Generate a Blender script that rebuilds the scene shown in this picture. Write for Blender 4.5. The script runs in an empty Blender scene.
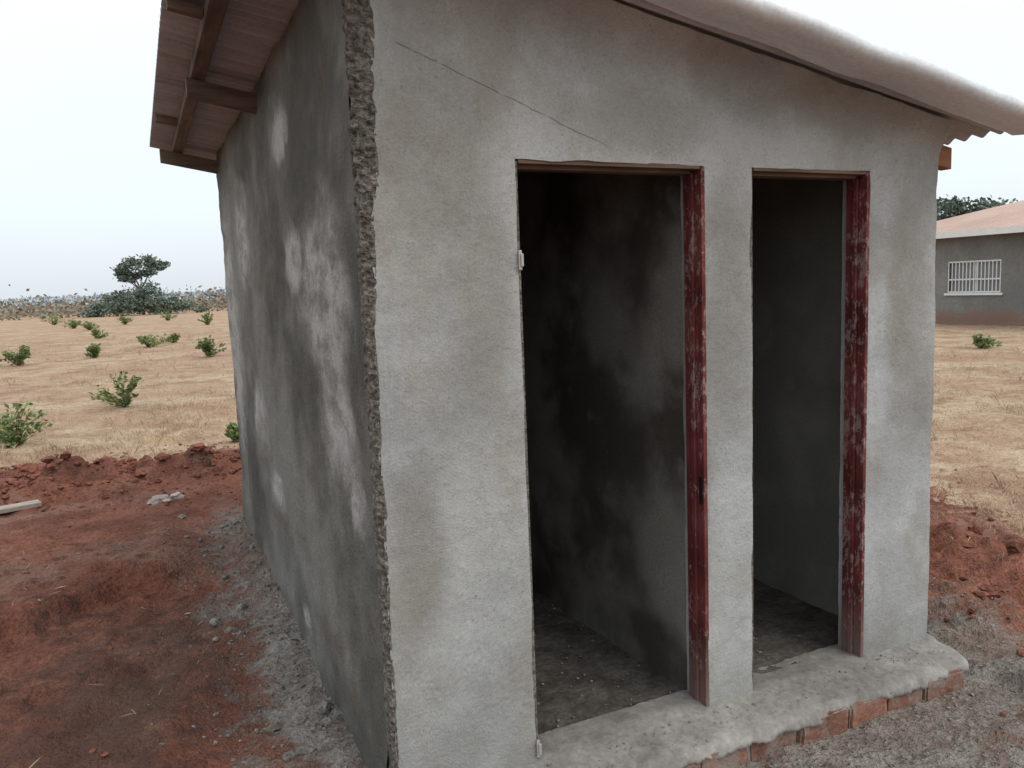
import bpy, math, random
from mathutils import Vector, Matrix, noise
import bmesh
random.seed(7)
R = random.random
def U(a, b): return a + (b - a) * random.random()
sc = bpy.context.scene
sc.view_settings.view_transform = 'Standard'
sc.view_settings.look = 'None'
sc.view_settings.exposure = 0

# ------------------------------------------------------------ node helper
class M:
    def __init__(s, name):
        s.m = bpy.data.materials.new(name); s.m.use_nodes = True
        s.t = s.m.node_tree; s.n = s.t.nodes; s.b = s.n['Principled BSDF']
        s.tc = s.n.new('ShaderNodeTexCoord'); s.P = s.tc.outputs['Object']
    def link(s, a, b): s.t.links.new(a, b)
    def setin(s, sock, v):
        if isinstance(v, bpy.types.NodeSocket): s.link(v, sock)
        elif isinstance(v, (tuple, list)) and len(v) == 3 and sock.type == 'RGBA': sock.default_value = (*v, 1)
        else: sock.default_value = v
    def noise(s, scale, detail=4, rough=.55, vec=None, out=0, dist=0):
        n = s.n.new('ShaderNodeTexNoise'); s.link(vec or s.P, n.inputs['Vector'])
        n.inputs['Scale'].default_value = scale; n.inputs['Detail'].default_value = min(detail, 4)
        n.inputs['Roughness'].default_value = rough; n.inputs['Distortion'].default_value = dist
        return n.outputs[out]
    def map(s, scale=(1, 1, 1), loc=(0, 0, 0), vec=None):
        n = s.n.new('ShaderNodeMapping'); s.link(vec or s.P, n.inputs['Vector'])
        n.inputs['Scale'].default_value = scale; n.inputs['Location'].default_value = loc
        return n.outputs[0]
    def math(s, op, a, b=0.0, clamp=False):
        n = s.n.new('ShaderNodeMath'); n.operation = op; n.use_clamp = clamp
        s.setin(n.inputs[0], a); s.setin(n.inputs[1], b); return n.outputs[0]
    def vmath(s, op, a, b=(0, 0, 0)):
        n = s.n.new('ShaderNodeVectorMath'); n.operation = op
        s.setin(n.inputs[0], a); s.setin(n.inputs[1], b)
        return n.outputs['Value'] if op == 'LENGTH' else n.outputs[0]
    def scalev(s, a, f):
        n = s.n.new('ShaderNodeVectorMath'); n.operation = 'SCALE'; s.setin(n.inputs[0], a)
        n.inputs['Scale'].default_value = f; return n.outputs[0]
    def rng(s, v, a, b, c=0., d=1., smooth=True):
        n = s.n.new('ShaderNodeMapRange'); n.interpolation_type = 'SMOOTHSTEP' if smooth else 'LINEAR'
        s.setin(n.inputs[0], v)
        for i, x in enumerate((a, b, c, d)): n.inputs[i + 1].default_value = x
        return n.outputs[0]
    def mix(s, f, a, b, mode='MIX'):
        n = s.n.new('ShaderNodeMix'); n.data_type = 'RGBA'; n.blend_type = mode
        s.setin(n.inputs[0], f); s.setin(n.inputs[6], a); s.setin(n.inputs[7], b); return n.outputs[2]
    def mul(s, a, v):
        n = s.n.new('ShaderNodeVectorMath'); n.operation = 'SCALE'; s.setin(n.inputs[0], a)
        s.setin(n.inputs['Scale'], v); return n.outputs[0]
    def sep(s, v=None):
        n = s.n.new('ShaderNodeSeparateXYZ'); s.link(v or s.P, n.inputs[0]); return n.outputs
    def attr(s, name):
        n = s.n.new('ShaderNodeAttribute'); n.attribute_name = name; return n.outputs['Color']
    def rand(s):
        n = s.n.new('ShaderNodeNewGeometry'); return n.outputs['Random Per Island']
    def bump(s, h, strength=.4, dist=.01, prev=None):
        n = s.n.new('ShaderNodeBump'); n.inputs['Strength'].default_value = strength
        n.inputs['Distance'].default_value = dist; s.link(h, n.inputs['Height'])
        if prev: s.link(prev, n.inputs['Normal'])
        return n.outputs[0]
    def done(s, col, rough=.9, nrm=None, metal=0., spec=.25):
        s.setin(s.b.inputs['Base Color'], col); s.setin(s.b.inputs['Roughness'], rough)
        s.b.inputs['Metallic'].default_value = metal
        s.b.inputs['Specular IOR Level'].default_value = spec
        if nrm: s.link(nrm, s.b.inputs['Normal'])
        return s.m

def blobs(m, lst, amt=.3, nscale=2.2):
    nz_ = m.noise(nscale, 4, .62, out=1)
    p = m.vmath('ADD', m.P, m.scalev(m.vmath('SUBTRACT', nz_, (.5, .5, .5)), amt))
    acc = None
    for (c, r) in lst:
        q = m.vmath('DIVIDE', m.vmath('SUBTRACT', p, c), r)
        v = m.math('SUBTRACT', 1., m.vmath('LENGTH', q))
        acc = v if acc is None else m.math('MAXIMUM', acc, v)
    return acc

# ------------------------------------------------------------ materials
def mat_front():
    m = M('sand_finish_plaster')
    n1 = m.noise(1.3, 4, .6); n2 = m.noise(3.2, 4, .65, vec=m.map((1, 1, .6), (3, 1, 2)))
    n3 = m.noise(1.1, 4, .55, vec=m.map((1, 1, 1), (9, 4, 1)))
    c = m.mix(m.rng(n1, .38, .64), (.268, .278, .27), (.375, .39, .38))
    c = m.mix(m.math('MULTIPLY', m.rng(n3, .5, .66), .75), c, (.42, .445, .45))
    c = m.mix(m.math('MULTIPLY', m.rng(n2, .48, .68), .55), c, (.255, .238, .205))
    x, y, z = m.sep()
    st = blobs(m, [((.20, 0, 1.95), (.28, 1, .36)), ((.36, 0, 1.55), (.14, 1, .5)), ((.1, 0, .75), (.12, 1, .35)), ((1.28, 0, 1.5), (.12, 1, .5)),
                   ((1.75, 0, 2.15), (.7, 1, .13)), ((2.2, 0, 1.3), (.16, 1, .7)), ((.9, 0, 2.05), (.35, 1, .12))], .34, 2.2)
    c = m.mix(m.math('MULTIPLY', m.rng(st, -.1, .7), .5), c, (.185, .175, .15))
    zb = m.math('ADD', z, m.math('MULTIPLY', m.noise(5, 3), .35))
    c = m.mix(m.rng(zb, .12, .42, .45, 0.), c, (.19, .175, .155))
    fine = m.noise(150, 2, .7); mid = m.noise(38, 3, .65)
    c = m.mul(c, m.rng(fine, .3, .7, .88, 1.12, False)); c = m.mul(c, m.rng(mid, .3, .7, .94, 1.06, False))
    pit = m.rng(m.noise(85, 1, .5), .67, .74)
    c = m.mix(m.math('MULTIPLY', pit, .4), c, (.14, .13, .12))
    d = m.math('ADD', m.math('SUBTRACT', z, 2.235), m.math('MULTIPLY', m.math('SUBTRACT', x, .124), .378))
    d = m.math('ADD', d, m.math('MULTIPLY', m.math('SUBTRACT', m.noise(7, 3), .5), .022))
    ln = m.rng(m.math('ABSOLUTE', d), .0005, .0032, 1., 0.)
    ln = m.math('MULTIPLY', ln, m.math('MULTIPLY', m.rng(x, .11, .14), m.rng(x, .72, .85, 1., 0.)))
    ln = m.math('MULTIPLY', ln, m.rng(m.noise(26, 2), .36, .52, .25, 1.))
    c = m.mix(m.math('MULTIPLY', ln, .75), c, (.09, .08, .07))
    b = m.bump(fine, .32, .005); b = m.bump(mid, .4, .010, b)
    return m.done(c, .93, b)

def mat_side():
    m = M('damp_render')
    n1 = m.noise(1.2, 4, .62, vec=m.map((1, .6, .8))); n2 = m.noise(3.5, 4, .65, vec=m.map((1, .5, 1)))
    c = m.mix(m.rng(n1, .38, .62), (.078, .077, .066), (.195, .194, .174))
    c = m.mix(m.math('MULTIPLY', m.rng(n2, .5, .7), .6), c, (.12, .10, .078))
    bl = blobs(m, [((0, .62, 1.55), (1, .46, .40)), ((0, .50, 1.15), (1, .32, .34)), ((0, 1.10, 1.72), (1, .24, .18)),
                   ((0, 3.55, 1.3), (1, .45, 1.1)), ((0, 1.96, .5), (1, .34, .14)), ((0, 1.36, .10), (1, .16, .10)),
                   ((0, 1.25, 2.25), (1, .2, .12)), ((0, 2.7, 1.9), (1, .4, .35)), ((0, .28, .85), (1, .16, .16)),
                   ((0, 2.5, .9), (1, .35, .2))], .55, 2.0)
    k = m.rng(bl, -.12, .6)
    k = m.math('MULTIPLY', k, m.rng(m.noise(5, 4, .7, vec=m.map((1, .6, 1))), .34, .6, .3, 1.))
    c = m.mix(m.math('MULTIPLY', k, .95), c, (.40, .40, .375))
    fine = m.noise(130, 2, .7); mid = m.noise(26, 3, .7)
    c = m.mul(c, m.rng(fine, .3, .7, .80, 1.17, False)); c = m.mul(c, m.rng(mid, .3, .7, .9, 1.09, False))
    b = m.bump(fine, .5, .007); b = m.bump(mid, .5, .018, b)
    return m.done(c, .92, b)

def mat_inner():
    m = M('inner_plaster')
    n1 = m.noise(1.8, 4, .5); n2 = m.noise(4, 3, .6)
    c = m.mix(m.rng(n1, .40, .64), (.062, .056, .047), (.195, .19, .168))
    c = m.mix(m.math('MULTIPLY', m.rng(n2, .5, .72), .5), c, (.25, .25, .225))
    x = m.sep()[0]     # colour turns paler towards the right wall of the right-hand cell
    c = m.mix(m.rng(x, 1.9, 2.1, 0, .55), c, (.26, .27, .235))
    fine = m.noise(120, 2, .7)
    c = m.mul(c, m.rng(fine, .3, .7, .8, 1.2, False))
    return m.done(c, .93, m.bump(fine, .5, .008))

def mat_rough(name, a, b_, sc1=30, dist=.02, bs=1.):
    m = M(name)
    n1 = m.noise(sc1, 3, .7); n2 = m.noise(sc1 * 5, 2, .7); n0 = m.noise(sc1 * .15, 3, .6)
    c = m.mix(m.rng(n1, .3, .7), a, b_)
    c = m.mul(c, m.rng(n2, .25, .75, 1 - .35 * bs, 1 + .3 * bs, False)); c = m.mul(c, m.rng(n0, .3, .7, .75, 1.2, False))
    return m.done(c, .95, m.bump(n2, .7 * bs, dist * .3, m.bump(n1, .8 * bs, dist)))

def mat_paint():
    m = M('red_oxide_paint')
    z = m.map((1, 1, .55)); n1 = m.noise(42, 4, .75, vec=z); n2 = m.noise(190, 3, .7); n3 = m.noise(5, 4, .6); n4 = m.noise(2.3, 3)
    c = m.mix(m.rng(n3, .35, .65), (.085, .020, .019), (.165, .038, .036))
    th = m.math('ADD', m.math('ADD', n1, m.math('MULTIPLY', n2, .25)), m.math('MULTIPLY', m.math('SUBTRACT', n4, .5), .5))
    k = m.math('MULTIPLY', m.rng(th, .655, .75), .65)
    c = m.mix(k, c, (.33, .26, .24))
    c = m.mix(m.math('MULTIPLY', m.rng(n3, .52, .7), .35), c, (.12, .085, .075))
    c = m.mix(m.math('MULTIPLY', m.rng(n2, .6, .7), .6), c, (.03, .018, .018))
    zz = m.math('ADD', m.sep()[2], m.math('MULTIPLY', n1, .35))
    c = m.mix(m.rng(zz, .15, .5, .6, 0), c, (.20, .165, .145))
    return m.done(c, .75, m.bump(n1, .5, .004), spec=.2)

def mat_wood(name, a, b_, ax='x'):
    m = M(name)
    s = (.8, 9, 9) if ax == 'x' else (9, .8, 9)
    n1 = m.noise(4, 4, .6, vec=m.map(s)); n2 = m.noise(3, 4)
    c = m.mix(m.rng(n1, .3, .7), a, b_); c = m.mul(c, m.rng(n2, .3, .7, .7, 1.2, False))
    return m.done(c, .8, m.bump(n1, .4, .004))

def mat_sheet(name, a, b_, metal=.35, rough=.45):
    m = M(name)
    n1 = m.noise(2.5, 4, .6, vec=m.map((.5, 3, 1))); n2 = m.noise(60, 2)
    c = m.mix(m.rng(n1, .35, .68), a, b_); c = m.mul(c, m.rng(n2, .3, .7, .9, 1.08, False))
    return m.done(c, m.rng(n1, .3, .7, rough, rough + .2), None, metal=metal, spec=.4)

def mat_brick():
    m = M('laterite_brick')
    n1 = m.noise(14, 4, .65); n2 = m.noise(90, 3, .7); r = m.rand()
    c = m.mix(m.rng(n1, .35, .7), (.28, .14, .095), (.20, .095, .066))
    c = m.mul(c, m.rng(r, 0, 1, .75, 1.15, False)); c = m.mul(c, m.rng(n2, .3, .7, .7, 1.2, False))
    k = m.rng(m.noise(6, 4, .7), .45, .62)
    c = m.mix(m.math('MULTIPLY', k, .8), c, (.24, .21, .185))
    return m.done(c, .95, m.bump(n2, .7, .006, m.bump(n1, .5, .01)))

def mat_leaf(name, a, b_, dry=None, f=.15):
    m = M(name); r = m.rand()
    c = m.mix(r, a, b_)
    if dry: c = m.mix(m.rng(m.math('FRACT', m.math('MULTIPLY', r, 7.3)), 1 - f - .05, 1 - f), c, dry)
    c = m.mul(c, m.rng(m.noise(.9, 2), .3, .7, .72, 1.22, False))
    return m.done(c, .7, spec=.2)

def mat_ground():
    m = M('ground_soil')
    z = m.n.new('ShaderNodeSeparateColor'); m.link(m.attr('zone'), z.inputs[0])
    red, gray, dark = z.outputs[0], z.outputs[1], z.outputs[2]
    nA = m.noise(.35, 4, .6); nB = m.noise(1.8, 4, .65); nC = m.noise(9, 4, .7); nD = m.noise(45, 3, .7); nE = m.noise(160, 2, .7)
    nG = m.noise(1.1, 4, .7, vec=m.map((1, 1, 1), (5, 2, 0)))
    st = m.mix(m.rng(nB, .35, .65), (.395, .29, .195), (.51, .41, .29))
    st = m.mix(m.math('MULTIPLY', m.rng(nA, .44, .58), .75), st, (.39, .26, .18))
    st = m.mix(m.math('MULTIPLY', m.rng(nG, .50, .62), .65), st, (.29, .175, .115))
    st = m.mix(m.math('MULTIPLY', m.rng(nC, .50, .66), .65), st, (.25, .16, .105))
    st = m.mul(st, m.rng(nD, .28, .72, .62, 1.32, False))
    rd = m.mix(m.rng(nB, .36, .64), (.17, .070, .048), (.27, .118, .080))
    rd = m.mix(m.math('MULTIPLY', m.rng(nG, .48, .64), .75), rd, (.25, .155, .118))
    rd = m.mix(m.math('MULTIPLY', m.rng(nC, .52, .70), .75), rd, (.095, .038, .027))
    rd = m.mul(rd, m.rng(nD, .28, .72, .60, 1.32, False))
    gr = m.mix(m.rng(nC, .35, .65), (.15, .138, .12), (.27, .258, .235))
    gr = m.mix(m.math('MULTIPLY', m.rng(nG, .46, .62), .6), gr, (.18, .12, .093))
    gr = m.mul(gr, m.rng(nD, .28, .72, .6, 1.32, False))
    brk = m.math('ADD', m.math('MULTIPLY', m.math('SUBTRACT', nB, .5), 1.0), m.math('MULTIPLY', m.math('SUBTRACT', nC, .5), 1.2))
    c = m.mix(m.rng(m.math('ADD', red, brk), .35, .65), st, rd)
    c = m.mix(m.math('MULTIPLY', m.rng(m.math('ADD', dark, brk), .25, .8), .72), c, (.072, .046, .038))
    c = m.mix(m.rng(m.math('ADD', gray, brk), .22, .9, 0, .92), c, gr)
    c = m.mul(c, m.rng(nE, .25, .75, .68, 1.32, False))
    b = m.bump(nD, .9, .025); b = m.bump(nC, .6, .06, b)
    return m.done(c, .96, b, spec=.12)

MF, MS, MI, MP = mat_front(), mat_side(), mat_inner(), mat_paint()
MR = mat_rough('broken_render', (.085, .075, .06), (.25, .235, .21), 60, .02)
MC = mat_rough('slab_concrete', (.19, .182, .168), (.275, .268, .25), 9, .012, .6)
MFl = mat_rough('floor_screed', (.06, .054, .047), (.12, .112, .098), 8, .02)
MBk = mat_brick()
MWd = mat_wood('weathered_timber', (.10, .068, .05), (.19, .135, .10))
MWy = mat_wood('weathered_timber_purlin', (.085, .058, .045), (.16, .115, .088), 'y')
MWo = mat_wood('fresh_timber', (.27, .12, .065), (.35, .17, .09))
MSh = mat_sheet('zinc_sheet', (.33, .34, .36), (.47, .48, .50), .2)
MFs = mat_sheet('zinc_flashing', (.64, .70, .73), (.78, .82, .84), .0, .5)
MG = mat_ground()
MCl = mat_rough('red_clod', (.13, .050, .034), (.25, .10, .066), 14, .02)
MRb = mat_rough('cement_crumb', (.14, .13, .113), (.27, .26, .235), 20, .02)
MSt = mat_rough('pale_stone', (.33, .27, .24), (.5, .44, .4), 10, .02)
MPk = mat_wood('pale_plank', (.30, .26, .22), (.42, .37, .32))

# ------------------------------------------------------------ mesh helpers
def mk(name, v, f, mats, idx=None, parent=None, smooth=False):
    me = bpy.data.meshes.new(name); me.from_pydata([tuple(p) for p in v], [], f)
    if not isinstance(mats, (list, tuple)): mats = [mats]
    for a in mats: me.materials.append(a)
    if idx: me.polygons.foreach_set('material_index', idx)
    if smooth: me.polygons.foreach_set('use_smooth', [True] * len(me.polygons))
    me.update(); o = bpy.data.objects.new(name, me); sc.collection.objects.link(o)
    if parent: o.parent = parent
    return o
def empty(name):
    o = bpy.data.objects.new(name, None); sc.collection.objects.link(o); return o
HEX = [(0, 3, 2, 1), (4, 5, 6, 7), (0, 1, 5, 4), (1, 2, 6, 5), (2, 3, 7, 6), (3, 0, 4, 7)]
def hexa(name, pts, mat, parent=None, bevel=0.0):
    o = mk(name, pts, HEX, mat, parent=parent)
    if bevel:
        b = o.modifiers.new('bev', 'BEVEL'); b.width = bevel; b.segments = 2
    return o
def box(name, x0, x1, y0, y1, z0, z1, mat, parent=None, bevel=0.0):
    return hexa(name, [(x0, y0, z0), (x1, y0, z0), (x1, y1, z0), (x0, y1, z0), (x0, y0, z1), (x1, y0, z1), (x1, y1, z1), (x0, y1, z1)], mat, parent, bevel)
def rotated_box_pts(c, L, W, H, ang, tilt=0):
    m = Matrix.Translation(c) @ Matrix.Rotation(ang, 4, 'Z') @ Matrix.Rotation(tilt, 4, 'X')
    return [m @ Vector(p) for p in [(-L/2, -W/2, 0), (L/2, -W/2, 0), (L/2, W/2, 0), (-L/2, W/2, 0), (-L/2, -W/2, H), (L/2, -W/2, H), (L/2, W/2, H), (-L/2, W/2, H)]]
def nz(x, y, z, s=1., o=3):
    return noise.fractal(Vector((x * s, y * s, z * s)), 1.0, 2.1, o)
def clampf(v, a=0., b=1.): return max(a, min(b, v))
def S(x): return 2.535 - .182 * x           # underside of roof sheet

# ============================================================ LATRINE
B = empty('latrine_building')
W, D, T = 2.33, 3.80, .13
D1 = (.477, 1.18); D2 = (1.384, 1.955); HD = 1.93; ZB = -.16

def cornerw(z):
    t = clampf((z - 1.45) / .55); t = t * t * (3 - 2 * t)
    return .006 + .010 * clampf(z / 1.5) + .036 * t + .012 * nz(3, z, 0, 6) * (.4 + t)
def lin(a, b, st): 
    n = max(1, round((b - a) / st)); return [a + (b - a) * i / n for i in range(n)]
xs = lin(0, D1[0], .015) + lin(D1[0], D1[1], .03) + lin(D1[1], D2[0], .02) + lin(D2[0], D2[1], .03) + lin(D2[1], W, .02) + [W]
zs = lin(ZB, HD, .015) + [HD]; nlow = len(zs) - 1
NT = 44
verts = []; vid = {}
def fpos(i, j):
    x = xs[i]
    if j <= nlow: z = zs[j]
    else: z = HD + (S(x) - .004 - HD) * (j - nlow) / NT
    if x < D1[0]: xx = x + cornerw(z) * (1 - x / D1[0])
    else: xx = x
    y = -.007 * nz(x, 0, z, 2.2) - .0022 * nz(x, 3, z, 12)
    # mortar fillet under the roof sheets
    c_ = clampf(1 - (S(x) - z) / .13); y -= .085 * c_ * c_ * (1 + .25 * nz(x, 0, 5, 5)) * clampf(x / .3)
    if i == 0: xx += .007 * nz(z, 1, 1, 30, 4)
    for e in (D1[0], D1[1], D2[0], D2[1]):
        if abs(x - e) < 1e-6 and z < HD + .01: xx += .0035 * nz(z, e, 2, 9) ; y += .002
    if i == len(xs) - 1: xx += .005 * nz(z, 4, 0, 5)
    if abs(z - HD) < 1e-6: z += .005 * nz(x, 7, 0, 9)
    return Vector((xx, y, z))
NX, NZ = len(xs), nlow + NT + 1
for i in range(NX):
    for j in range(NZ):
        vid[i, j] = len(verts); verts.append(fpos(i, j))
faces = []
def ino(i, j):
    xm = (xs[i] + xs[i + 1]) / 2
    return j < nlow and (D1[0] < xm < D1[1] or D2[0] < xm < D2[1])
for i in range(NX - 1):
    for j in range(NZ - 1):
        if not ino(i, j): faces.append((vid[i, j], vid[i + 1, j], vid[i + 1, j + 1], vid[i, j + 1]))
def backv(k, dy=.128):
    p = verts[k].copy(); p.y = dy; verts.append(p); return len(verts) - 1
bc = {}
def bk(k):
    if k not in bc: bc[k] = backv(k)
    return bc[k]
def xi(v): return min(range(NX), key=lambda q: abs(xs[q] - v))
for e, fl in ((D1[0], 1), (D1[1], 0), (D2[0], 1), (D2[1], 0), (W, 1)):
    i = xi(e); top = NZ - 1 if e == W else nlow
    for j in range(top):
        a, b = vid[i, j], vid[i, j + 1]
        faces.append((a, bk(a), bk(b), b) if fl else (a, b, bk(b), bk(a)))
for d in (D1, D2):
    for i in range(xi(d[0]), xi(d[1])):
        a, b = vid[i, nlow], vid[i + 1, nlow]; faces.append((a, b, bk(b), bk(a)))
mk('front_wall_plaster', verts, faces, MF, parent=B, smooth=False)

def core(name, x0, x1, z0, y0=.02, y1=.13, ztop=None):
    z1a = (S(x0) - .012) if ztop is None else ztop; z1b = (S(x1) - .012) if ztop is None else ztop
    hexa(name, [(x0, y0, z0), (x1, y0, z0), (x1, y1, z0), (x0, y1, z0), (x0, y0, z1a), (x1, y0, z1b), (x1, y1, z1b), (x0, y1, z1a)], MI, B)
core('front_pier_a', .09, D1[0] - .006, ZB, ztop=HD + .01); core('front_pier_b', D1[1] + .006, D2[0] - .006, ZB, ztop=HD + .01)
core('front_pier_c', D2[1] + .006, W - .01, ZB, ztop=HD + .01); core('front_lintel', .09, W - .01, HD + .013, y1=.127)

v = []; f = []
ys = lin(.045, .6, .02) + lin(.6, D, .04) + [D]
NZL = 120
for y in ys:
    for j in range(NZL + 1):
        z = ZB - .05 + (S(0) - .004 - ZB + .05) * j / NZL
        bat = -.03 * max(0, (0.35 - z)) if z < .35 else 0
        v.append((-.010 * nz(0, y, z, 1.6) - .007 * nz(2, y, z, 9) + bat, y, z))
for i in range(len(ys) - 1):
    for j in range(NZL):
        a = i * (NZL + 1) + j; f.append((a, a + 1, a + NZL + 2, a + NZL + 1))
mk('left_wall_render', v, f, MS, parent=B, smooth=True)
hexa('left_wall_core', [(.02, .09, ZB), (T, .133, ZB), (T, D - .02, ZB), (.02, D - .02, ZB), (.02, .09, S(.02) - .012), (T, .133, S(T) - .012), (T, D - .02, S(T) - .012), (.02, D - .02, S(.02) - .012)], MI, B)
v = []; f = []; NR = 560; NC = 24
for r in range(NR + 1):
    z = ZB - .04 + (S(0) - .006 - ZB + .04) * r / NR
    w = cornerw(z); 
    path = [(w + .02, .010), (w + .002, -.003), (-.002, .006 + .3 * w), (-.005, .050), (.012, .085)]
    big = .45 + .55 * clampf(w / .05)
    for c in range(NC + 1):
        t = c / NC * 4; k = min(3, int(t)); q = t - k
        x = path[k][0] * (1 - q) + path[k + 1][0] * q; y = path[k][1] * (1 - q) + path[k + 1][1] * q
        am = math.sin(math.pi * c / NC) ** .7 * big
        d = am * (.011 * nz(x, y, z, 30, 3) + .012 * nz(x, y, z, 70, 2) + .010 * nz(1, 2, z, 8, 2))
        v.append((x - d * .6, y - d * .8, z))
for r in range(NR):
    for c in range(NC):
        a = r * (NC + 1) + c; f.append((a, a + NC + 1, a + NC + 2, a + 1))
mk('broken_corner_edge', v, f, MR, parent=B)
def wallx(name, x0, x1, y0, y1, mat, x0b=None, x1b=None):
    xb0 = x0 if x0b is None else x0b; xb1 = x1 if x1b is None else x1b
    q = .010
    hexa(name, [(x0, y0, ZB), (x1, y0, ZB), (xb1, y1, ZB), (xb0, y1, ZB), (x0, y0, S(x0) - q), (x1, y0, S(x1) - q), (xb1, y1, S(xb1) - q), (xb0, y1, S(xb0) - q)], mat, B)
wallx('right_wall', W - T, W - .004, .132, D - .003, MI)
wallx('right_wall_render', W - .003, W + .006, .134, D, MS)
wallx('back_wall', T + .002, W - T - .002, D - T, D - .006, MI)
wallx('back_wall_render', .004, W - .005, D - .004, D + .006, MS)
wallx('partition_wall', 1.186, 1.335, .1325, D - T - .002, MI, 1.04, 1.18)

def rough_sheet(name, x0, x1, y0, y1, z, st, amp, mat, parent, edge=None):
    v = []; f = []; nx = int((x1 - x0) / st); ny = int((y1 - y0) / st)
    for i in range(nx + 1):
        for j in range(ny + 1):
            x = x0 + (x1 - x0) * i / nx; y = y0 + (y1 - y0) * j / ny
            zz = z + amp * (nz(x, y, 0, 4) + .5 * nz(x, y, 1, 18))
            v.append((x, y, zz))
    for i in range(nx):
        for j in range(ny):
            a = i * (ny + 1) + j; f.append((a, a + ny + 1, a + ny + 2, a + 1))
    return mk(name, v, f, mat, parent=parent, smooth=True)
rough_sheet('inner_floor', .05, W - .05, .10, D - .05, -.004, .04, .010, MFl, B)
v = []; f = []; X0, X1 = .30, 2.40; nx = 200
prof = [(.14, .004), (.10, .004), (.07, .005), (.045, .007), (.02, .008), (0, .006), (-.02, .002), (-.04, -.001), (-.06, -.003), (-.08, -.004), (-.10, -.006), (-.12, -.007), (-.14, -.009), (-.155, -.011), (-.170, -.015), (-.18, -.020), (-.188, -.028), (-.194, -.038), (-.196, -.048), (-.185, -.052)]
NPF = len(prof)
for i in range(nx + 1):
    x = X0 + (X1 - X0) * i / nx
    ext = .018 * nz(x, 0, 0, 3.2) + .014 * nz(x, 2, 0, 13) - .004
    taper = 1 - max(0, (x - 2.30) / .10) ** 2 * .55
    for k, (yy, zz) in enumerate(prof):
        e = clampf((-yy - .02) / .15)
        y = yy * taper + e * ext + (.012 * nz(x, yy, 0, 25) if e > 0 else 0)
        z = zz + .008 * nz(x, yy, 0, 6) + .0035 * nz(x, yy, 3, 26) + .0015 * nz(x, yy, 3, 70) - (.035 * max(0, (x - 2.34) / .06) ** 2) + (k >= NPF - 4) * .020 * nz(x, 9, 0, 8)
        if k >= NPF - 2: z -= .012 * abs(nz(x, 9, 4, 5))
        v.append((x, y, z))
n = NPF
for i in range(nx):
    for k in range(n - 1):
        a = i * n + k; f.append((a, a + 1, a + n + 1, a + n))
mk('door_step_slab', v, f, MC, parent=B, smooth=True)
x = .36
bm = bmesh.new()
while x < 2.32:
    L = U(.20, .235); L = min(L, 2.36 - x)
    if L < .08: break
    yo = U(-.012, .012); zt = -.030 + U(-.006, .004)
    bb = bmesh.new(); bmesh.ops.create_cube(bb, size=1)
    bmesh.ops.scale(bb, vec=(L - .006, .13, .125), verts=bb.verts)
    bmesh.ops.bevel(bb, geom=bb.edges[:], offset=.008, segments=2, affect='EDGES')
    bmesh.ops.subdivide_edges(bb, edges=bb.edges[:], cuts=4, use_grid_fill=True)
    an = U(-.04, .04)
    for q in bb.verts:
        q.co = Matrix.Rotation(an, 3, 'Z') @ q.co
        q.co += Vector((x + L / 2, -.128 + yo, zt - .0625))
        q.co += Vector((nz(*q.co, 20), nz(*q.co, 21), nz(*q.co, 22))) * .005
    me = bpy.data.meshes.new('t'); bb.to_mesh(me); bb.free(); bm.from_mesh(me); bpy.data.meshes.remove(me)
    x += L
me = bpy.data.meshes.new('brick_course'); bm.to_mesh(me); bm.free(); me.materials.append(MBk)
o = bpy.data.objects.new('brick_course', me); sc.collection.objects.link(o); o.parent = B
box('brick_joint_mortar', .34, 2.33, -.176, -.07, -.16, -.045, MC, B, .006)

MHw = M('bare_metal'); MHw = MHw.done((.42, .41, .38), .5, metal=.2)
MBl = M('lock_slot'); MBl = MBl.done((.01, .01, .01), .9)
def frame(nm, a, b):
    F = empty(nm); F.parent = B
    fm = MP
    y0, y1 = .004, .092
    box('jamb_right_face', b - .013, b + .003, y0 - .004, y0 + .034, -.01, HD - .003, fm, F, .002)
    box('jamb_right_stop', b - .022, b + .003, y0 + .0365, y0 + .056, -.01, HD - .018, fm, F, .002)
    box('jamb_right_back', b - .014, b + .003, y0 + .058, y1 + .006, -.01, HD - .016, fm, F, .002)
    box('jamb_left_face', a - .003, a + .010, y0 + .002, y0 + .034, -.01, HD - .003, MR, F, .002)
    box('jamb_left_stop', a - .003, a + .018, y0 + .0365, y1, -.01, HD - .018, fm, F, .002)
    box('head_face', a + .0125, b - .0145, y0 - .002, y0 + .034, HD - .012, HD + .003, MWd, F, .002)
    box('head_stop', a + .0205, b - .0245, y0 + .0365, y1, HD - .022, HD + .003, MWd, F, .002)
    return F
F1 = frame('door_frame', *D1); F2 = frame('door_frame_second', *D2)
for z in (1.60, .02):
    box('hinge_leaf', D1[0] - .003, D1[0] + .008, -.010, -.004, z, z + .060, MHw, F1, .002)
    box('hinge_knuckle', D1[0] + .002, D1[0] + .011, -.016, -.0105, z + .01, z + .05, MHw, F1, .003)
box('strike_slot', D1[1] - .0150, D1[1] - .0132, .008, .026, .76, .86, MBl, F1)

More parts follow.
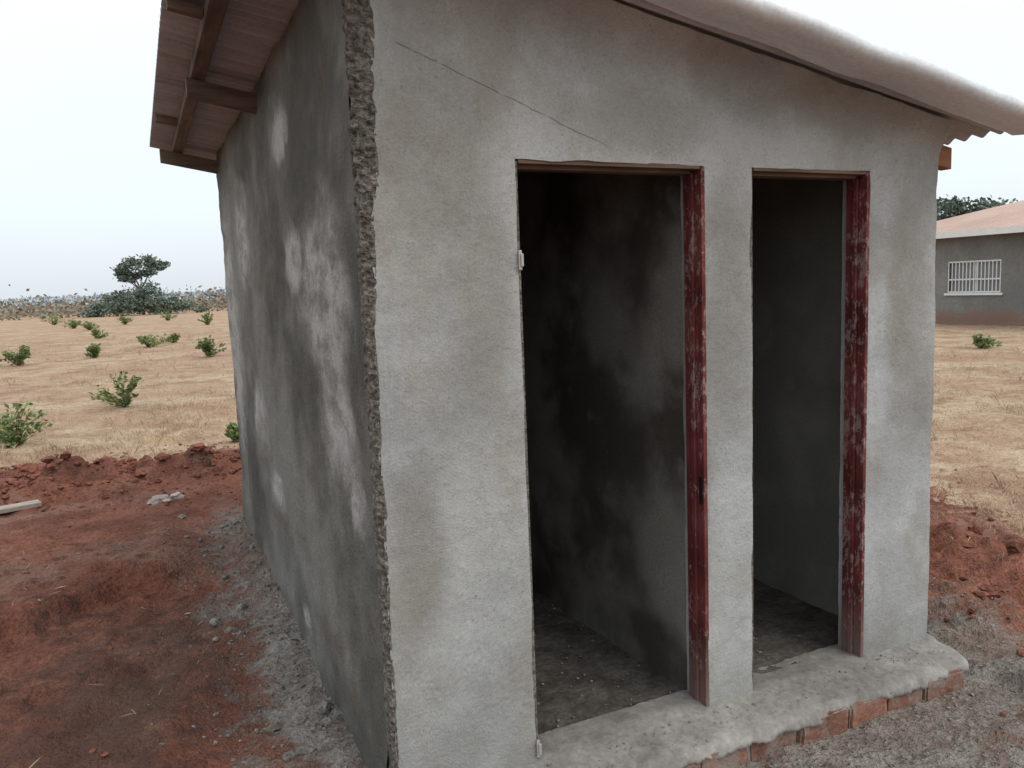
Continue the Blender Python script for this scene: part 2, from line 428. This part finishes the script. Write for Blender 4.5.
# ---- roof
RX0, RX1, RY0, RY1 = -.41, 2.56, -.29, 4.03
v = []; f = []; pitch = .076; ny = int((RY1 - RY0) / pitch * 10); nx = 14
for i in range(nx + 1):
    x = RX0 + (RX1 - RX0) * i / nx
    for j in range(ny + 1):
        y = RY0 + (RY1 - RY0) * j / ny
        v.append((x, y, S(x) + .014 + .011 * math.sin(2 * math.pi * y / pitch) + .006 * nz(x, y, 0, 1.5)))
for i in range(nx):
    for j in range(ny):
        a = i * (ny + 1) + j; f.append((a, a + ny + 1, a + ny + 2, a + 1))
mk('roof_sheets', v, f, MSh, parent=B, smooth=True)
v = []; f = []; n = 60
fp = [(-.17, .046), (-.24, .052), (-.285, .052), (-.312, .042), (-.324, .022), (-.322, .004), (-.308, -.010), (-.282, -.017), (-.24, -.018), (-.19, -.012), (-.14, -.006)]
for i in range(n + 1):
    x = RX0 - .003 + (RX1 - RX0 + .006) * i / n
    for q, (y, z) in enumerate(fp): v.append((x, y + .014 * nz(x, 0, 0, 2), S(x) + z + .010 * nz(x, 1, 0, 2.5) + .004 * nz(x, q, 0, 9)))
k = len(fp)
for i in range(n):
    for j in range(k - 1):
        a = i * k + j; f.append((a, a + 1, a + k + 1, a + k))
mk('verge_flashing', v, f, MFs, parent=B, smooth=True)
def beam_y(nm, x, w, h, ztop, mat, y0, y1):
    x0, x1 = x - w / 2, x + w / 2
    hexa(nm, [(x0, y0, S(x0) - ztop - h), (x1, y0, S(x1) - ztop - h), (x1, y1, S(x1) - ztop - h), (x0, y1, S(x0) - ztop - h),
              (x0, y0, S(x0) - ztop), (x1, y0, S(x1) - ztop), (x1, y1, S(x1) - ztop), (x0, y1, S(x0) - ztop)], mat, B, .003)
for x in (-.25, .75, 1.75): beam_y('purlin', x, .06, .048, .001, MWy, .136 if 0 < x < 2.3 else -.17, 3.66 if 0 < x < 2.3 else 4.0)
def beam_x(nm, y, w, h, ztop, mat, x0, x1):
    y0, y1 = y - w / 2, y + w / 2
    hexa(nm, [(x0, y0, S(x0) - ztop - h), (x1, y0, S(x1) - ztop - h), (x1, y1, S(x1) - ztop - h), (x0, y1, S(x0) - ztop - h),
              (x0, y0, S(x0) - ztop), (x1, y0, S(x1) - ztop), (x1, y1, S(x1) - ztop), (x0, y1, S(x0) - ztop)], mat, B, .003)
beam_x('rafter', .060, .05, .085, .048, MWo, -.36, 2.455)
beam_x('rafter', 1.78, .05, .085, .048, MWd, -.30, 2.425)
beam_x('rafter', 3.735, .05, .085, .048, MWd, -.36, 2.425)
beam_x('eave_batten', .95, .04, .04, .002, MWd, -.40, -.285)
beam_x('eave_batten', 2.9, .04, .04, .002, MWd, -.40, -.285)

# ============================================================ GROUND
def axis(lo, hi, st, far, g=1.16):
    a = []; p = lo
    while p <= hi + 1e-6: a.append(p); p += st
    s = st; p = a[-1]
    while p < far: s *= g; p += s; a.append(p)
    s = st; p = lo; b = []
    while p > -far: s *= g; p -= s; b.append(p)
    return b[::-1] + a
gx = axis(-3.2, 6.0, .036, 2500); gy = axis(-1.6, 9.0, .04, 2500)
def redzone(x, y):
    d = min(6.9 - y, (4.55 - x) + .20 * (y - 1.3), x + 9, y + 9)
    d += .55 * nz(x, y, 0, .7) + .22 * nz(x, y, 3, 3)
    return d
def gh(x, y):
    r = math.hypot(x, y)
    k = clampf(1 - (r - 20) / 60)
    h = -.10 + k * (.035 * nz(x, y, 0, .5) + .018 * nz(x, y, 1, 2.2)) 
    if r < 14:
        h += .016 * nz(x, y, 2, 7) + .007 * nz(x, y, 3, 24)
        rd = redzone(x, y)
        if 0 < rd < 1.9 :
            w = math.sin(math.pi * rd / 1.9)
            n_ = max(0, nz(x, y, 5, 2.0, 4) + .5)
            h += w * (.24 if x < 2 else .13) * n_ + w * .07 * nz(x, y, 6, 8)
        if x < -.25 and 0 < y < 6:
            yb = 2.75 + .45 * (x + .5) + .25 * nz(x, 0, 0, 2)
            h += .12 * clampf((y - yb) / .13 + .5) * clampf((-x - .25) / .3) * clampf((5.6 - y) / 2.2) + .04 * nz(x, y, 7, 4) * clampf((-x - .3) / .4)
        if -.02 < y < 4.4 and x < .1:
            dd = -x + .05 * nz(0, y, 0, 3)
            h += .055 * math.exp(-(max(0, dd) / .16) ** 2) * clampf((4.4 - y) / .6) + .018 * math.exp(-(dd / .4) ** 2) * nz(x, y, 8, 18)
        if x > 2.4 and y > -1.2: h += .016 * nz(x, y, 8, 14) * clampf((x - 2.4) / .3)
    if .07 < x < W - .05 and .07 < y < D - .05: h = min(h, -.10)
    elif 0 <= x <= W and 0 <= y <= D: h = min(h, -.02)
    if 0 < x < 2.45 and -.45 < y < 0.1: h = min(h, -.112 + .014 * nz(x, y, 0, 8))
    return h
v = []; cols = []; f = []
for x in gx:
    for y in gy:
        v.append((x, y, gh(x, y)))
        rd0 = redzone(x, y) if abs(x) < 40 and abs(y) < 40 else -9
        rd = clampf(.5 + rd0 * .9)
        g = 0.
        if abs(x) < 8 and abs(y) < 10:
            if y > -1.2 and y < 4.6 and x < .5:
                g = max(g, clampf(1.1 - (-x) / .46) * clampf((4.6 - y) / .8))
            dxx = max(0, x - 2.5, .2 - x); dyy = max(0, -.75 - y, y - 1.0) if x > 2.3 else max(0, -.75 - y)
            g = max(g, clampf(.95 - math.hypot(dxx, dyy) / .7) * (y < 3))
            g = clampf(g + .35 * nz(x, y, 3, 1.7) * (g > .05))
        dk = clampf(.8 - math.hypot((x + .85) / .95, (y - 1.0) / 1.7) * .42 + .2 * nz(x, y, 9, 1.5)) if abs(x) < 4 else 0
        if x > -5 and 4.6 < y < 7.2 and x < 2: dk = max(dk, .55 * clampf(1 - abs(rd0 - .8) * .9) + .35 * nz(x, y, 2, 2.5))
        cols += [rd, g, clampf(dk), 1.]
ny = len(gy)
for i in range(len(gx) - 1):
    for j in range(ny - 1):
        a = i * ny + j; f.append((a, a + ny, a + ny + 1, a + 1))
g = mk('ground', v, f, MG, smooth=True)
ca = g.data.color_attributes.new('zone', 'FLOAT_COLOR', 'POINT'); ca.data.foreach_set('color', cols)

def ico(s):
    bb = bmesh.new(); bmesh.ops.create_icosphere(bb, subdivisions=s, radius=1)
    vv = [q.co.copy() for q in bb.verts]; ff = [tuple(w.index for w in q.verts) for q in bb.faces]; bb.free(); return vv, ff
IV, IF = ico(2); IV1, IF1 = ico(1)
def chunk(v, f, x, y, r, sink=.35, z=None, flat=.75):
    s = Vector((U(.7, 1.3), U(.7, 1.3), U(.5, 1) * flat)) * r; a = U(0, 6.3); sd = U(0, 99); b0 = len(v)
    zz = (gh(x, y) if z is None else z) + s.z * (1 - 2 * sink)
    vv, ff = (IV, IF) if r > .018 else (IV1, IF1)
    ca_, sa = math.cos(a), math.sin(a)
    for p in vv:
        k = 1 + .7 * noise.noise(p * 1.3 + Vector((sd, 0, 0))) + .3 * noise.noise(p * 3.7 + Vector((sd, 0, 0)))
        q = Vector((p.x * s.x, p.y * s.y, p.z * s.z)) * k
        v.append((x + q.x * ca_ - q.y * sa, y + q.x * sa + q.y * ca_, zz + q.z))
    f += [tuple(i + b0 for i in t) for t in ff]
v = []; f = []
c = 0
while c < 2500:
    if R() < .5: x, y = U(-2.6, .6), U(4.4, 7.6)
    else: x, y = U(-3.2, 6), U(-.9, 8.2)
    if -.1 < x < 2.5 and -.4 < y < 4: continue
    rd = redzone(x, y)
    if rd < -.6: continue
    edge = math.exp(-((rd - .8) / .75) ** 2)
    if R() > .14 + .86 * edge: continue
    chunk(v, f, x, y, U(.005, .020) + (edge * U(0, .07) * (R() < .35))); c += 1
mk('soil_clods', v, f, MCl)
v = []; f = []
for _ in range(1000):
    y = U(-.9, 4.2); x = -abs(random.gauss(0, .24)) - .01
    chunk(v, f, x, y, U(.003, .011) + (R() < .07) * U(0, .024))
for _ in range(1700):
    x = U(.2, 3.3); y = U(-.9, -.20) if x < 2.45 else U(-.8, 1.3)
    chunk(v, f, x, y, U(.002, .009) + (R() < .05) * U(0, .014))
for _ in range(300):
    x = U(.5, 2.3); y = U(-.17, -.012)
    chunk(v, f, x, y, U(.001, .004) + (abs(y) < .05) * U(0, .003), z=.0)
for _ in range(260):
    d = random.choice((D1, D2)); x = U(d[0] + .03, d[1] - .03); y = U(.0, 1.3)
    chunk(v, f, x, y, U(.0015, .007), z=.0)
mk('cement_rubble', v, f, MRb)
v = []; f = []
chunk(v, f, -.56, 4.75, .09, .1); chunk(v, f, -.42, 4.84, .06, .1); chunk(v, f, -.50, 4.66, .035, .1)
mk('broken_block', v, f, MSt)
o = hexa('wooden_plank', rotated_box_pts(Vector((-2.34, 4.87, max(gh(-1.5, 5.1), gh(-1.9, 5.0), gh(-1.7, 5.05), gh(-1.6, 5.1)) - .01)), 1.9, .13, .035, math.radians(17)), MPk, None, .003)

# ---- dry grass
MDG = mat_leaf('dry_grass_blades', (.39, .30, .20), (.56, .46, .325), (.28, .18, .115), .2)
v = []; f = []
def blade(x, y, z, h, lean, az, w):
    dx, dy = math.cos(az), math.sin(az); px, py = -dy * w, dx * w; b0 = len(v)
    v.extend([(x - px, y - py, z - .01), (x + px, y + py, z - .01), (x + dx * lean * .5 + px * .6, y + dy * lean * .5 + py * .6, z + h * .65), (x + dx * lean, y + dy * lean, z + h)])
    f.append((b0, b0 + 1, b0 + 2)); f.append((b0, b0 + 2, b0 + 3))
def tuft(x, y, sc_=1., n=6):
    z = gh(x, y); tall = R() < .07
    for _ in range(n):
        h = U(.010, .045) * sc_ * (2.6 if tall else 1); blade(x + U(-.05, .05) * sc_, y + U(-.05, .05) * sc_, z, h, U(.1, 1.0) * h, U(0, 6.3), U(.0008, .002) * max(1, sc_))
cnt = 0
while cnt < 11000:
    q = R()
    if q < .45:
        y = 6 + 36 * R() ** 1.6; x = U(-.22, .10) * (y + 2.2) - .5 + U(-1, 1)
    elif q < .80:
        rr = 5 + 20 * R() ** 1.4; an = math.radians(U(18, 52)); x = -.58 + rr * math.cos(an); y = -2.2 + rr * math.sin(an)
    else:
        x, y = U(-18, 22), U(-4, 30)
    rd = redzone(x, y)
    if rd > 0.1 and R() > .06: continue
    if nz(x, y, 4, .6) + .6 * nz(x, y, 4, 2.2) < .10 and R() < .9: continue
    d = math.hypot(x, y)
    tuft(x, y, (.8 if rd > .1 else 1) * (1 + d * .012), 7); cnt += 1
for _ in range(420):
    x, y = U(-2.5, 5.5), U(-1, 6.5)
    if -.1 < x < 2.5 and -.3 < y < 4: continue
    blade(x, y, gh(x, y) + .012, .006, U(.03, .11), U(0, 6.3), .0011)
mk('dry_grass', v, f, MDG)

# ---- shrubs & trees
MLf = mat_leaf('shrub_leaves', (.10, .155, .055), (.23, .30, .115), (.28, .23, .11), .12)
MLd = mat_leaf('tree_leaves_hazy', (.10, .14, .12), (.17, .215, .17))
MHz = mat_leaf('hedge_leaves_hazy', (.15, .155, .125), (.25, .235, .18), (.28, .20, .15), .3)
MBr = mat_rough('bark', (.09, .065, .045), (.16, .12, .09), 8, .02)
def tube(v, f, p0, p1, r0, r1, n=6):
    d = (p1 - p0).normalized(); a = d.orthogonal().normalized(); b = d.cross(a); b0 = len(v)
    for p, r in ((p0, r0), (p1, r1)):
        for i in range(n):
            t = 2 * math.pi * i / n; v.append(tuple(p + (a * math.cos(t) + b * math.sin(t)) * r))
    for i in range(n):
        j = (i + 1) % n; f.append((b0 + i, b0 + j, b0 + n + j, b0 + n + i))
def leafq(v, f, p, L, w, d=None):
    d = d or Vector((U(-1, 1), U(-1, 1), U(-.6, 1))); d.normalize(); s = d.cross(Vector((U(-1, 1), U(-1, 1), U(-1, 1))))
    if s.length < 1e-3: return
    s.normalize(); b0 = len(v); m = p + d * L * .5 
    v.extend([tuple(p), tuple(m + s * w), tuple(p + d * L), tuple(m - s * w)]); f.append((b0, b0 + 1, b0 + 2, b0 + 3))
def shrub(x, y, h, wd, L=.06, nst=16, per=22):
    E = empty('shrub'); base = Vector((x, y, gh(x, y) - .01)); v = []; f = []; lv = []; lf = []
    lop = U(0, 6.3)
    for _ in range(nst):
        az = U(0, 6.3); rr = R() ** .6 * wd / 2 * (1 + .35 * math.cos(az - lop)); hh = h * U(.45, 1.1) * (1 - .35 * (rr / (wd / 2)) ** 2)
        hh = max(hh, h * .25)
        tip = base + Vector((math.cos(az) * rr, math.sin(az) * rr, hh)); mid = base + Vector((math.cos(az) * rr * .35, math.sin(az) * rr * .35, hh * .55))
        tube(v, f, base, mid, .006, .004, 4); tube(v, f, mid, tip, .004, .0015, 4)
        for k in range(int(per * U(.5, 1.3))):
            t = R() ** .7; p = mid.lerp(tip, t) if R() < .7 else base.lerp(mid, U(.2, 1))
            p = p + Vector((U(-1, 1), U(-1, 1), U(-1, 1))) * .03
            d = Vector((math.cos(az) + U(-1.2, 1.2), math.sin(az) + U(-1.2, 1.2), U(-.2, 1.1)))
            leafq(lv, lf, p, L * U(.5, 1.3), L * U(.2, .36), d)
    mk('stems', v, f, MBr, parent=E); mk('leaves', lv, lf, MLf, parent=E)
    return E
for (x, y, h, w) in [(-.89, 11.7, .54, .72), (-2.02, 8.74, .54, .85), (-3.7, 23.7, .6, .8), (1.18, 22.2, .62, .75), (-.28, 29.6, .48, 1.5),
                     (-1.88, 25.2, .42, .45), (-6.9, 73.7, .9, 2.2), (-3.4, 54.4, .6, 1.3), (3.4, 52.3, .9, 1.0), (15.4, 8.8, .28, .5), (.35, 7.4, .2, .22),
                     (.6, 31.5, .36, .5), (18.5, 13.0, .35, .6), (-4.6, 60., .7, 1.2), (-2.4, 40., .5, .8), (-1.5, 64., .7, 1.5), (1.6, 70., .8, 1.6)]:
    big = y > 20
    shrub(x, y, h, w, .075 if not big else .10, 24 if w < 1 else 34, 28)

def tree(name, x, y, H, blobs_, nl, L, trunk_r, mat, limbs=True, z0=-.15):
    E = empty(name); v = []; f = []; lv = []; lf = []
    base = Vector((x, y, z0)); fork = base + Vector((U(-.2, .2), U(-.2, .2), H * .42))
    if limbs:
        tube(v, f, base, base.lerp(fork, .5) + Vector((.1, 0, 0)), trunk_r, trunk_r * .8, 8)
        tube(v, f, base.lerp(fork, .5) + Vector((.1, 0, 0)), fork, trunk_r * .8, trunk_r * .65, 8)
    for (bx, by, bz, br, fz) in blobs_:
        c = base + Vector((bx, by, bz))
        if limbs:
            m = fork.lerp(c, .5) + Vector((U(-.2, .2), U(-.2, .2), U(-.1, .3)))
            tube(v, f, fork, m, trunk_r * .45, trunk_r * .28, 6); tube(v, f, m, c, trunk_r * .28, trunk_r * .08, 6)
        sub = [c + Vector((random.gauss(0, .5), random.gauss(0, .5), random.gauss(0, .5) * fz)) * br for _ in range(9)]
        for _ in range(int(nl)):
            s = random.choice(sub); p = s + Vector((random.gauss(0, 1), random.gauss(0, 1), random.gauss(0, 1) * fz)) * br * .24
            leafq(lv, lf, p, L * U(.6, 1.4), L * U(.25, .45))
    if v: mk('trunk', v, f, MBr, parent=E)
    mk('crown', lv, lf, mat, parent=E)
    return E
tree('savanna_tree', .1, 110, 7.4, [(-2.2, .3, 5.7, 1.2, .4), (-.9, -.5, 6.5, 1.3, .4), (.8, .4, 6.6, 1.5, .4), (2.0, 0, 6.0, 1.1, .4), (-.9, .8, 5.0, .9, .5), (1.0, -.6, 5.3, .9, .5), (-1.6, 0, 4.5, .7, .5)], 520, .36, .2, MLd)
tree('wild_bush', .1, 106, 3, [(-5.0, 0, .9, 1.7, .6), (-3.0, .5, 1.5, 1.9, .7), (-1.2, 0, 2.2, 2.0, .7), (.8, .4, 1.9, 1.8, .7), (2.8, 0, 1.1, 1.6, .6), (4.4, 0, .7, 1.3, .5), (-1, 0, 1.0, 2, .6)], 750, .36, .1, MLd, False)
tree('mango_tree', 56, 39.5, 7.2, [(-2.4, 1.6, 4.9, 2.0, .7), (0, 0, 5.8, 2.0, .6), (1.6, -1.0, 5.4, 1.9, .7), (3.4, -2.4, 4.4, 1.7, .7), (-.5, 0, 4.2, 2.0, .7), (-4, 3, 5.4, 2, .7)], 1300, .36, .3, MLd)
lv = []; lf = []
for _ in range(1300):
    y = U(110, 190); x = U(-75, 130); hh = U(.8, 2.4) * (1 + 1.1 * max(0, nz(x, y, 0, .03)))
    for _ in range(26):
        p = Vector((x + random.gauss(0, 2.0), y + random.gauss(0, 1.3), abs(random.gauss(0, .5)) * hh - .1)); leafq(lv, lf, p, U(.35, .8), U(.14, .28))
for _ in range(420):
    a = math.radians(U(-15, 50)); rr = U(90, 150); x = rr * math.cos(a); y = rr * math.sin(a); hh = U(.8, 3.)
    for _ in range(24):
        p = Vector((x + random.gauss(0, 1.3), y + random.gauss(0, 1.3), abs(random.gauss(0, .5)) * hh - .1)); leafq(lv, lf, p, U(.35, .8), U(.12, .25))
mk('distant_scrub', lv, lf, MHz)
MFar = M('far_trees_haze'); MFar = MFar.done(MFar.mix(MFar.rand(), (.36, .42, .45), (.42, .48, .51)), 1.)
lv = []; lf = []
for _ in range(8000):
    a = math.radians(U(20, 130)); rr = U(650, 800); x = rr * math.cos(a); y = rr * math.sin(a)
    hh = 6 + 5 * nz(x, y, 0, .01)
    for _ in range(5):
        leafq(lv, lf, Vector((x + U(-6, 6), y + U(-4, 4), U(0, hh) - 1)), U(3, 5), U(1, 2))
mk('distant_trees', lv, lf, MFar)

# ============================================================ HOUSE
H = empty('bungalow_house')
def mat_hw():
    m = M('house_render'); n1 = m.noise(.8, 4, .6); n2 = m.noise(12, 4, .65); x, y, z = m.sep()
    c = m.mix(m.rng(n1, .35, .65), (.17, .17, .16), (.235, .235, .22)); c = m.mul(c, m.rng(n2, .3, .7, .85, 1.12, False))
    zz = m.math('ADD', z, m.math('MULTIPLY', m.noise(2.5, 4), .5))
    c = m.mix(m.rng(zz, .35, .75, .75, 0.), c, (.22, .125, .09))
    return m.done(c, .93, m.bump(n2, .4, .01))
def mat_hr():
    m = M('house_roof_sheet'); x, y, z = m.sep()
    w = m.math('SINE', m.math('MULTIPLY', y, 2 * math.pi / .2)); n = m.noise(.7, 4)
    c = m.mix(m.rng(n, .3, .7), (.42, .30, .24), (.51, .375, .305)); c = m.mul(c, m.rng(w, -1, 1, .9, 1.05))
    return m.done(c, .6, m.bump(w, .5, .03), metal=.0)
HW, HR = mat_hw(), mat_hr()
WH = M('white_paint'); WH = WH.done(WH.mix(WH.noise(6, 4), (.6, .6, .58), (.78, .78, .76)), .6)
GL = M('window_glass'); GL = GL.done((.20, .22, .23), .2, spec=.6)
hx0, hx1, hy0, hy1 = 22.0, 32.0, 3.0, 17.0; Zb, Ze = -.2, 2.62
wins = [(12.87, 14.54), (5.2, 6.9)]; wz0, wz1 = .85, 1.81; dr = (9.3, 10.3)
ops = sorted(wins + [dr]); yprev = hy0
for (a, b) in ops:
    box('facade_pier', hx0, hx0 + .2, yprev, a, Zb, Ze, HW, H)
    if (a, b) == dr: box('lintel', hx0 + .001, hx0 + .199, a, b, 2.0, Ze, HW, H)
    else:
        box('sill_wall', hx0 + .001, hx0 + .199, a, b, Zb, wz0, HW, H); box('lintel', hx0 + .001, hx0 + .199, a, b, wz1, Ze, HW, H)
    yprev = b
box('facade_pier', hx0, hx0 + .2, yprev, hy1, Zb, Ze, HW, H)
box('north_wall', hx0 + .201, hx1, hy1 - .2, hy1 - .001, Zb, Ze, HW, H); box('south_wall', hx0 + .201, hx1, hy0 + .001, hy0 + .2, Zb, Ze, HW, H)
box('rear_wall', hx1 - .2, hx1 + .001, hy0 + .201, hy1 - .201, Zb, Ze, HW, H)
box('door_leaf', hx0 + .08, hx0 + .12, dr[0] + .03, dr[1] - .03, Zb, 1.97, MP, H)
box('plinth', hx0 - .06, hx0 - .002, hy0, hy1, Zb, .02, HW, H)
for (a, b) in wins:
    box('window_glass', hx0 + .12, hx0 + .13, a, b, wz0, wz1, GL, H)
    box('window_sill', hx0 - .06, hx0 - .002, a - .08, b + .08, wz0 - .07, wz0 - .005, WH, H)
    for z in (wz0 + .003, (wz0 + wz1) / 2 - .1, wz1 - .053): box('grille_rail', hx0 + .01, hx0 + .045, a + .002, b - .002, z, z + .045, WH, H)
    n = 14
    for i in range(n + 1):
        y = a + .02 + (b - a - .04) * i / n; box('grille_bar', hx0 - .004, hx0 + .006, y - .013, y + .013, wz0 + .01, wz1 - .01, WH, H)
    box('frame_mullion', hx0 + .09, hx0 + .118, (a + b) / 2 - .025, (a + b) / 2 + .025, wz0, wz1, WH, H)
ov = .55; e = 2.66
A_ = (hx0 - ov, hy0 - ov, e); B_ = (hx1 + ov, hy0 - ov, e); C_ = (hx1 + ov, hy1 + ov, e); D_ = (hx0 - ov, hy1 + ov, e); r1 = (27, 8.0, 4.25); r2 = (27, 12.0, 4.25)
mk('roof', [A_, B_, C_, D_, r1, r2], [(0, 4, 5, 3), (0, 1, 4), (1, 2, 5, 4), (2, 3, 5)], HR, parent=H)
mk('soffit', [(p[0] , p[1], 2.63) for p in (A_, B_, C_, D_)], [(0, 3, 2, 1)], HW, parent=H)
box('fascia', hx0 - ov - .03, hx0 - ov - .002, hy0 - ov, hy1 + ov, 2.50, 2.675, WH, H)
box('fascia', hx0 - ov, hx1 + ov, hy1 + ov + .002, hy1 + ov + .03, 2.50, 2.675, WH, H)
box('fascia', hx0 - ov, hx1 + ov, hy0 - ov - .03, hy0 - ov - .002, 2.50, 2.675, WH, H)

# ============================================================ LIGHT / WORLD
w = bpy.data.worlds.new('World'); sc.world = w; w.use_nodes = True
t = w.node_tree; t.nodes.clear()
out = t.nodes.new('ShaderNodeOutputWorld'); bg = t.nodes.new('ShaderNodeBackground'); bg2 = t.nodes.new('ShaderNodeBackground'); add = t.nodes.new('ShaderNodeAddShader')
sky = t.nodes.new('ShaderNodeTexSky'); sky.sky_type = 'NISHITA'; sky.sun_disc = False
EL, AZ = math.radians(52), math.radians(150)
sky.sun_elevation = EL; sky.sun_rotation = AZ; sky.dust_density = 4; sky.air_density = 1
bg.inputs[1].default_value = .05
tc = t.nodes.new('ShaderNodeTexCoord'); sp = t.nodes.new('ShaderNodeSeparateXYZ'); rp = t.nodes.new('ShaderNodeValToRGB')
nt = t.nodes.new('ShaderNodeTexNoise'); nt.inputs['Scale'].default_value = 2.2; nt.inputs['Detail'].default_value = 3
ad = t.nodes.new('ShaderNodeMath'); ad.operation = 'MULTIPLY_ADD'; ad.inputs[1].default_value = .22
t.links.new(tc.outputs['Generated'], sp.inputs[0]); t.links.new(tc.outputs['Generated'], nt.inputs['Vector'])
t.links.new(nt.outputs[0], ad.inputs[0]); t.links.new(sp.outputs[2], ad.inputs[2]); t.links.new(ad.outputs[0], rp.inputs[0])
cr = rp.color_ramp; cr.elements[0].position = .09; cr.elements[0].color = (.68, .74, .79, 1); cr.elements[1].position = .6; cr.elements[1].color = (1, 1, .99, 1)
e1 = cr.elements.new(.26); e1.color = (.78, .85, .91, 1)
t.links.new(rp.outputs[0], bg2.inputs[0]); bg2.inputs[1].default_value = 1.05
t.links.new(sky.outputs[0], bg.inputs[0]); t.links.new(bg.outputs[0], add.inputs[0]); t.links.new(bg2.outputs[0], add.inputs[1]); t.links.new(add.outputs[0], out.inputs[0])
sl = bpy.data.lights.new('sun', 'SUN'); sl.energy = .85; sl.angle = math.radians(30); sl.color = (1, .96, .9)
so = bpy.data.objects.new('sun', sl); sc.collection.objects.link(so)
dirv = Vector((math.sin(AZ) * math.cos(EL), math.cos(AZ) * math.cos(EL), math.sin(EL)))
so.rotation_euler = (-dirv).to_track_quat('-Z', 'Y').to_euler()

# ============================================================ CAMERA
cam = bpy.data.cameras.new('camera'); co = bpy.data.objects.new('camera', cam); sc.collection.objects.link(co)
cam.lens = 28.125; cam.sensor_width = 36; cam.clip_start = .05; cam.clip_end = 6000
th = math.radians(6.9); fx, fy = .419, .908
Fv = Vector((fx * math.cos(th), fy * math.cos(th), -math.sin(th))); R0 = Vector((fy, -fx, 0)).normalized(); Fv.normalize()
D0 = Fv.cross(R0).normalized()
if D0.z > 0: D0 = -D0
ro = .039; cx = (R0 + D0 * ro).normalized(); dn = (D0 - R0 * ro).normalized()
mm = Matrix((( cx.x, -dn.x, -Fv.x, -.584), (cx.y, -dn.y, -Fv.y, -2.217), (cx.z, -dn.z, -Fv.z, 1.55), (0, 0, 0, 1)))
co.matrix_world = mm
sc.camera = co
